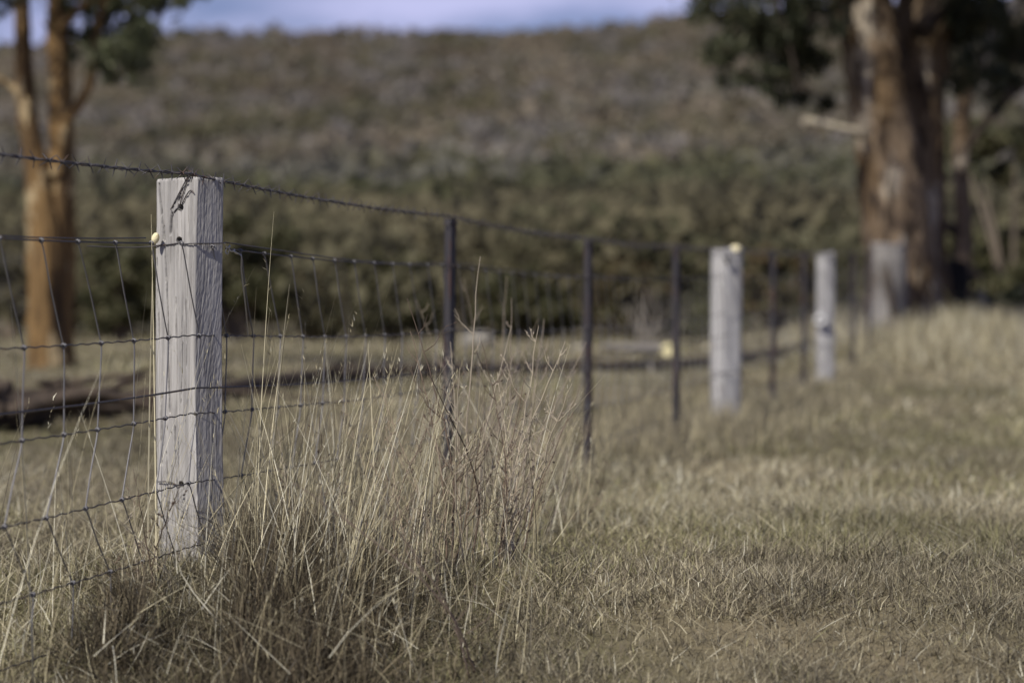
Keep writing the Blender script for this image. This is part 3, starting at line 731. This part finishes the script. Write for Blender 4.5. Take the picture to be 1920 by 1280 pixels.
def star_picket(px, py, label=None, lean=0.):
    """Y-section steel post"""
    Y = fenceY(px) + .012; x = X_at(px, Y) + .0; zt = ZC + (HY - py) / F * Y
    b = MB(); a0 = .6
    out = []
    for k in range(3):
        a = a0 + k * 2.0944; d = np.array([math.cos(a), math.sin(a)]); n = np.array([-d[1], d[0]])
        out += [d * .0025 - n * .0 + (np.array([math.cos(a - 1.047), math.sin(a - 1.047)]) * .003), d * .0168 - n * .0016, d * .0168 + n * .0016]
    o2 = np.array(out); n = len(o2); zz = np.array([-.25, .1, .4, zt - .002, zt])
    V = np.concatenate([np.column_stack([x + o2[:, 0] + lean * (z - zt), Y + o2[:, 1], np.full(n, z)]) for z in zz])
    ii, jj = np.meshgrid(np.arange(len(zz) - 1), np.arange(n), indexing='ij'); k = (jj + 1) % n
    Fq = np.stack([ii * n + jj, ii * n + k, (ii + 1) * n + k, (ii + 1) * n + jj], -1).reshape(-1, 4)
    V = np.vstack([V, [x, Y, zt]]); j = np.arange(n); t0 = (len(zz) - 1) * n
    b.add(V, Fq); b2 = np.stack([t0 + j, t0 + (j + 1) % n, np.full(n, len(V) - 1)], -1)
    b.F[3] = [b2]
    o = b.build("steel_post", M_steel, fence)
    if label: o["label"] = label
    for k in range(6):
        b = MB(); zt_ = row_z(k, Y) if k < 5 else zt - .012
        th = np.linspace(0, 4 * np.pi, 24); tube(b, np.stack([x + .02 * np.cos(th), Y + .02 * np.sin(th), zt_ + .002 * np.cos(th * .5)], -1), .0013, 4)
        b.build("tie_wire", M_wire, o)
labs = iter(["first rusty steel post, right of the nearest wooden post", "second steel post, grey brown", "third steel post, just right of the pale cut log end",
             "thin steel post between the two pale wooden posts", None, None, None])
for px, py, kd in posts:
    if kd == 'steel': star_picket(px, py, next(labs), .012 if px == 845 else 0)
tag(fence, "rural fence of wooden and steel posts with barbed wire and netting, receding to the right", "fence")

# ------------------------------------------------------------------ grasses
STRAW = np.array([(.62, .56, .38), (.50, .445, .29), (.42, .37, .235), (.35, .305, .19), (.76, .72, .56)])
OLIVE = np.array([(.25, .235, .12), (.205, .195, .10), (.30, .275, .155)])
DULL = np.array([(.31, .27, .18), (.25, .215, .15), (.37, .325, .225), (.19, .16, .115), (.43, .385, .27)])
def blades(x, y, h, wd, lean, curl, colr, r, S=3, z=None, head=None):
    n = len(x); z = ground_z(x, y) if z is None else z
    a = r.random(n) * 6.283 if head is None else head
    d = np.stack([np.cos(a), np.sin(a), 0 * a], -1)
    # ribbons turned to any side
    b = r.random(n) * 6.283; sd_ = np.stack([np.cos(b), np.sin(b), 0 * b], -1)
    t = np.linspace(0, 1, S + 1)
    px_ = (lean[:, None] * t + curl[:, None] * t ** 2)
    hz = h[:, None] * (t[None] - .25 * (curl / np.maximum(h, 1e-3))[:, None] ** 2 * t[None] ** 2)
    base = np.stack([x, y, z - .004], -1)
    c = base[:, None] + d[:, None] * px_[..., None] + np.array([0, 0, 1.])[None, None] * hz[..., None]
    wt = np.clip(1 - t ** 2 * .85, .12, 1)
    V = np.stack([c - sd_[:, None] * (wd[:, None] * wt)[..., None] / 2, c + sd_[:, None] * (wd[:, None] * wt)[..., None] / 2], 2)
    V = V.reshape(n, -1, 3)
    m = 2 * (S + 1)
    q = np.array([[2 * i, 2 * i + 1, 2 * i + 3, 2 * i + 2] for i in range(S)])
    Fq = (np.arange(n)[:, None, None] * m + q[None]).reshape(-1, 4)
    return V.reshape(-1, 3), Fq, np.repeat(colr, m, 0)
def pick(pal, n, r, var=.25): return pal[r.integers(0, len(pal), n)] * (1 - var / 2 + var * r.random((n, 1)))
def fdist(x, y): return x - fence_x(y)

# lawn-like short grass in rings of distance
r = np.random.default_rng(81); g = MB()
for (ya, yb, dens, hmul, wmul) in ((3.4, 4.7, 30000, 1, 1), (4.7, 6.5, 16000, 1, 1.1), (6.5, 10, 2900, 1.1, 1.9), (10, 18, 900, 1.2, 3.6), (18, 34, 210, 1.4, 8), (34, 40, 90, 1.6, 12)):
    ym = (yb ** 2 + ya ** 2) / 2
    half = .275; area = (half * 2) * (yb ** 2 - ya ** 2) / 2 + (yb - ya) * 1.2
    n = int(area * dens)
    y = np.sqrt(r.random(n) * (yb ** 2 - ya ** 2) + ya ** 2); x = (r.random(n) * 2 - 1) * (half * y + .6)
    cl = fbm(x * 5, y * 5, 3, 21); big_ = fbm(x * .8, y * .6, 3, 23); grn = fbm(x * 1.6 + 9, y * 1.1, 3, 27)
    keep = r.random(n) < np.clip((cl - .28) * 4.0, .55, 1) * np.where((y < 5.2) & (x < .1 * y) , .8, 1)
    x, y, cl, big_, grn = x[keep], y[keep], cl[keep], big_[keep], grn[keep]; n = len(x)
    h = (.009 + .030 * r.random(n) ** 1.6 + .11 * np.clip(cl - .52, 0, 1)) * hmul * (.7 + .7 * big_)
    bank = np.clip((x - 2.2) / 1, 0, 1) * np.clip((y - 15) / 3, 0, 1) * np.clip((26 - y) / 4, 0, 1)
    h = h * (1 + 3.0 * bank)
    wd = (.0013 + .0014 * r.random(n)) * wmul
    lean = r.normal(size=n) * h * .9; curl = np.abs(r.normal(size=n)) * h * .9
    cc = pick(DULL * .70, n, r, .8); st = r.random(n) < np.clip((big_ - .42) * 2.2, .10, .6) + .5 * bank; cc[st] = pick(STRAW, int(st.sum()), r) * .76
    gm = r.random(n) < np.clip((grn - .46) * 2.2, .02, .5); cc[gm] = pick(OLIVE, int(gm.sum()), r)
    cc = cc * (.55 + .9 * fbm(x * 1.7 + 3, y * 1.0, 3, 61))[:, None]
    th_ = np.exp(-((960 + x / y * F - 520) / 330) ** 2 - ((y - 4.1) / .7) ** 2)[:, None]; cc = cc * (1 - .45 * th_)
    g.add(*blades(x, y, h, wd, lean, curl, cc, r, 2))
tag(g.build("short_grass", M_grass), "short dry grass carpeting the paddock", "grass", kind="stuff")

# brown matted thatch below the fence
def strip_pts(n, ya, yb, lo, hi, r, pw=2.0):
    u = r.random(n); y = (ya ** (1 - pw) + u * (yb ** (1 - pw) - ya ** (1 - pw))) ** (1 / (1 - pw))
    return fence_x(y) + lo + (hi - lo) * r.random(n), y
r = np.random.default_rng(91); g = MB()
n = 150000
y = 3.5 + 2.9 * r.random(n) ** 1.2; x = (-.22 + .30 * r.random(n)) * y + (r.random(n) - .5) * .3
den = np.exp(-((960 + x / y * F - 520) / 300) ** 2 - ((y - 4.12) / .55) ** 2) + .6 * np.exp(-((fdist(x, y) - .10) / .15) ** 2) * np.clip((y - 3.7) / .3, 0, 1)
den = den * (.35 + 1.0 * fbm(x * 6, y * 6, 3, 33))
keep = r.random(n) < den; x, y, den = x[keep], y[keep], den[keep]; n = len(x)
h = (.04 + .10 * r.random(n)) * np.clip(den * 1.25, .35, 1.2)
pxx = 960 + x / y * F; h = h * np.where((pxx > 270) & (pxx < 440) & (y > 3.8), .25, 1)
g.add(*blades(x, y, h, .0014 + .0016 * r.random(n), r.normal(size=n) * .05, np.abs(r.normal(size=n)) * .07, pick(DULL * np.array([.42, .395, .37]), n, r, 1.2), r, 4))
n = 7000  # straws lying through it at any height
y = 3.6 + 2.2 * r.random(n); x = fence_x(y) - .1 + r.random(n) * .8
keep = r.random(n) < np.exp(-((x + .45) / .4) ** 2 - ((y - 4.3) / .6) ** 2); x, y = x[keep], y[keep]; n = len(x)
z = ground_z(x, y) + .13 * r.random(n) ** 1.3; h = .05 * r.normal(size=n)
g.add(*blades(x, y, np.abs(h), .0008 + .0009 * r.random(n), r.normal(size=n) * .09, r.normal(size=n) * .04, pick(STRAW * .8, n, r, .6), r, 3, z))
tag(g.build("matted_grass", M_grass), "brown matted dead grass around the foot of the nearest post", "grass", kind="stuff")

# tall pale stalks
r = np.random.default_rng(101); g = MB()
def stalks(x, y, h, wmul=1, pal=STRAW, sway=.16):
    q_ = r.random(len(x)) < .34; x = x[q_]; y = y[q_]; h = h[q_] * 1.08; n = len(x)
    a = np.where(r.random(n) < .62, r.normal(size=n) * .7, r.random(n) * 6.283)
    lean = np.abs(r.normal(size=n)) * h * sway * 1.3; curl = np.abs(r.normal(size=n)) * h * sway
    wd = (.0009 + .0009 * r.random(n)) * wmul
    cc = pick(pal, n, r, .5); dk = r.random(n) < .28; cc[dk] = pick(DULL * .45, int(dk.sum()), r, .5)
    g.add(*blades(x, y, h, wd, lean, curl, cc, r, 6, head=a))
    sdn = r.random(n) < .30
    if sdn.any():   # loose seed heads on some
        xi, yi, hi, ai, li, ci = x[sdn], y[sdn], h[sdn], a[sdn], lean[sdn], curl[sdn]; m = len(xi); k = 7
        t = .82 + .18 * r.random((m, k)); f = li[:, None] * t + ci[:, None] * t ** 2
        zz = ground_z(xi, yi)[:, None] + hi[:, None] * (t - .25 * (ci / hi)[:, None] ** 2 * t ** 2)
        X = (xi[:, None] + np.cos(ai)[:, None] * f).ravel(); Y_ = (yi[:, None] + np.sin(ai)[:, None] * f).ravel()
        q = m * k
        g.add(*blades(X, Y_, .005 + .007 * r.random(q), np.full(q, .0016) * wmul, r.normal(size=q) * .004, r.normal(size=q) * .003, pick(pal * .8, q, r), r, 2, zz.ravel()))
def px_pts(n, pa, pb, r, off=.12, sp=.10):
    px = pa + (pb - pa) * r.random(n); Y = fenceY(px); Y = Y * 1.0
    return X_at(px, Y) + 0 * Y, Y
# density along the fence in photo pixels: (px from, px to, depth range, count, height range)
for (pa, pb, Ya, Yb, n, h0, h1) in ((425, 660, 4.05, 4.9, 1050, .18, .44), (600, 860, 4.1, 5.2, 1150, .16, .40), (430, 560, 4.3, 4.7, 150, .36, .56), (240, 300, 4.0, 4.7, 90, .2, .55), (60, 290, 3.9, 4.6, 170, .12, .40),
                                    (300, 430, 4.1, 4.45, 90, .10, .34), (820, 1010, 4.4, 5.6, 650, .14, .40), (980, 1100, 5.0, 6.5, 260, .12, .32), (380, 620, 3.7, 4.1, 120, .12, .30), (-80, 120, 3.6, 4.2, 60, .2, .5),
                                    (560, 1000, 3.8, 4.2, 160, .08, .2), (700, 900, 5.2, 6.6, 500, .15, .40)):
    px = pa + (pb - pa) * r.random(n); Y = Ya + (Yb - Ya) * r.random(n)
    x = X_at(px, Y); k = (fbm(x * 9, Y * 9, 2, 41) > .36) & ((np.abs(px - 842) > 22) | (Y > 6.3) | (r.random(n) < .3)); x, Y = x[k], Y[k]
    stalks(x, Y, h0 + (h1 - h0) * r.random(len(x)) ** 1.5, 1)
# individually placed long ones: (base px, tip px, tip py, depth)
for (bp_, tp, ty, Y) in ((478, 514, 392, 4.45), (500, 543, 528, 4.5), (470, 506, 575, 4.5), (292, 284, 398, 4.3), (275, 287, 470, 4.3), (560, 600, 590, 4.5), (585, 628, 565, 4.55), (640, 655, 590, 4.6), (610, 668, 700, 4.5),
                         (740, 748, 620, 4.7), (800, 830, 650, 4.5), (520, 452, 640, 4.4), (430, 470, 700, 4.3), (545, 565, 640, 4.6), (705, 690, 640, 4.7), (900, 975, 640, 4.7), (230, 275, 540, 4.2), (150, 110, 660, 3.9), (60, 20, 560, 3.8), (130, 125, 800, 4.0)):
    x0 = X_at(bp_, Y); h = P(tp, ty, Y)[2] - float(ground_z(x0, Y)); dx = X_at(tp, Y) - x0
    V, Fq, Cc = blades(np.array([x0]), np.array([Y]), np.array([h]), np.array([.0030]), np.array([dx * .4]), np.array([dx * .6]), STRAW[:1] * .95, r, 10, head=np.array([0.]))
    g.add(V, Fq, Cc)
tag(g.build("tall_grass", M_grass), "tall pale straw stalks standing along the fence", "grass", kind="stuff")
# purplish brown grass further along the fence line
g = MB(); r = np.random.default_rng(111)
n = 20000; y = 5.6 + 15 * r.random(n) ** 1.2; x = fence_x(y) + r.normal(size=n) * (.10 + .015 * y)
k = fbm(x * 3, y * 2, 3, 43) > .42; x, y = x[k], y[k]; n = len(x)
h = (.04 + .14 * r.random(n) ** 1.7) * np.clip(1.3 - y / 20, .45, 1)
g.add(*blades(x, y, h, (.0014 + .0012 * r.random(n)) * np.clip(y / 5, 1, 3.5), r.normal(size=n) * .05, np.abs(r.normal(size=n)) * .05, pick(np.vstack([DULL * .72, STRAW[1:4]]), n, r, .5), r, 4))
n = 16000; y = 15 + 9 * r.random(n); x = 2.7 + 3.2 * r.random(n)
h = .10 + .22 * r.random(n) ** 1.4; h = h * np.clip((y - 14) / 3, .2, 1)
g.add(*blades(x, y, h, (.006 + .005 * r.random(n)), r.normal(size=n) * .07, np.abs(r.normal(size=n)) * .07, pick(np.vstack([STRAW, STRAW, DULL]) * .85, n, r, .4), r, 4))
tag(g.build("tussock_grass", M_grass), "knee high dry grass along the far fence line and bank", "grass", kind="stuff")

# ------------------------------------------------------------------ woody weeds
TW = np.array([(.17, .125, .09), (.28, .225, .16), (.42, .36, .27), (.11, .08, .06)])
def weed(px, Y, tips, label, seed, rad=.0024, c=None, bushy=1):
    """tips: list of (px, py) the main stems reach"""
    r = np.random.default_rng(seed); root = empty("dry_weed"); x0 = X_at(px, Y); z0_ = float(ground_z(x0, Y))
    base = np.array([x0, Y, z0_ - .02])
    if bushy: tips = list(tips) + [(a_ + r.normal() * 30, b_ + 30 + abs(r.normal()) * 60) for a_, b_ in tips[::2]]
    for (tx, ty) in tips:
        b = MB(); cc = TW[r.integers(4)] if c is None else np.array(c)
        T = P(tx, ty, Y + r.normal() * .07); s = base + np.array([r.normal() * .02, r.normal() * .02, 0])
        m = s * .55 + T * .45 + np.array([r.normal() * .02 - (T[0] - s[0]) * .18, r.normal() * .02, 0])
        pth = smooth_path([s, m, T], 9); pth += r.normal(size=pth.shape) * .0011
        ln = np.linalg.norm(T - s); R0 = rad * (.6 + ln)
        tube(b, pth, np.linspace(R0, R0 * .22, len(pth)), 6, cc)
        nb = int((6 + ln * 14) * (bushy if bushy else .35))
        for i in range(nb):
            k = int((.25 + .72 * r.random()) * (len(pth) - 1)); p0 = pth[k]
            side = 1 if r.random() < .5 else -1
            L_ = ln * (.10 + .22 * r.random()) * (1.15 - k / len(pth))
            d = np.array([side * (.35 + .5 * r.random()), r.normal() * .3, .8]); d /= np.linalg.norm(d)
            q = smooth_path([p0, p0 + d * L_ * .5 + np.array([side * .06 * L_, 0, -.03 * L_]), p0 + d * L_ + np.array([0, 0, .12 * L_])], 4)
            q += r.normal(size=q.shape) * .0008; q[0] = p0
            tube(b, q, np.linspace(R0 * .34, R0 * .12, len(q)), 5, cc * 1.1)
            for _ in range(r.integers(1, 4)):
                e = q[r.integers(2, len(q))]; d2 = d + r.normal(size=3) * .32; d2 /= np.linalg.norm(d2)
                tube(b, [e, e + d2 * L_ * .3], [R0 * .15, R0 * .07], 4, cc * 1.2)
                if r.random() < .5:
                    f_ = e + d2 * L_ * .3; tube(b, [f_, f_ + d2 * .005], [.0017, .0009], 5, cc * .8)
        b.build("stem", M_stem, root)
    tag(root, label, "weed", "dry woody weeds along the fence")
    rebase(root, tuple(base))
weed(945, 4.62, [(1062, 640), (1010, 610), (985, 700), (1090, 720), (905, 640), (940, 760), (1040, 820)], "leafless brown weed rightmost of the sharp thicket, its stems fanning wide", 1)
weed(842, 4.55, [(765, 560), (800, 690), (862, 690), (905, 790), (735, 820), (700, 700)], "forked brown weed in front of the first steel post", 2, .0026)
weed(880, 4.85, [(900, 480), (960, 610), (845, 640)], "tall weed with thick bleached stem leaning past the first steel post", 3, .0026, (.34, .29, .22), .45)
weed(905, 3.85, [(520, 880), (700, 930)], "dark twig weed sprawling low left across the foreground, out of focus", 4, .0022, (.16, .12, .095), 0)
weed(985, 5.3, [(1100, 640), (1020, 600), (1075, 780), (960, 560)], "soft-focus greyish weed just left of the second steel post", 5, .0026, (.30, .25, .20))
weed(690, 4.75, [(640, 740), (720, 720), (668, 820)], "short brown weed hidden among stalks midway between nearest post and first steel post", 6)
weed(560, 4.6, [(520, 800), (600, 780), (650, 840), (500, 900)], "wiry grey-brown weed in the stalks just right of the nearest post", 9, .0022)
weed(775, 4.35, [(720, 780), (820, 760), (850, 860), (690, 880), (780, 900)], "low twiggy brown weed in the darkest grass left of the first steel post's foot", 10, .0022)
weed(1075, 5.6, [(1040, 800), (1110, 790), (1140, 860)], "small soft-focus brown weed at the foot of the second steel post", 11, .0022)
weed(300, 4.25, [(250, 880), (340, 900), (205, 960)], "small dark weed at the left foot of the nearest post", 7, .0022)
weed(905, 6.1, [(870, 520), (950, 520), (1010, 600), (780, 560)], "blurred pale weed standing behind the first steel post", 8, .0024, (.30, .25, .19), .5)
# bleached bare bush far off
r = np.random.default_rng(8); dead = empty("dead_bush"); b = MB(); Yd = 24; bx_ = P(1205, 640, Yd); bx_[2] = float(ground_z(bx_[0], Yd)) - .02
for i in range(17):
    T = P(1205 + r.normal() * 38, 540 + 50 * r.random(), Yd + r.normal() * .2); m = (bx_ + T) / 2 + r.normal(size=3) * .06
    tube(b, smooth_path([bx_ + r.normal(size=3) * .03, m, T], 3), np.linspace(.010, .004, 7), 5, (.30, .27, .23))
b.build("stem", M_stem, dead); tag(dead, "bleached bare bush standing above the cut log in the far paddock", "bush"); rebase(dead, tuple(bx_))
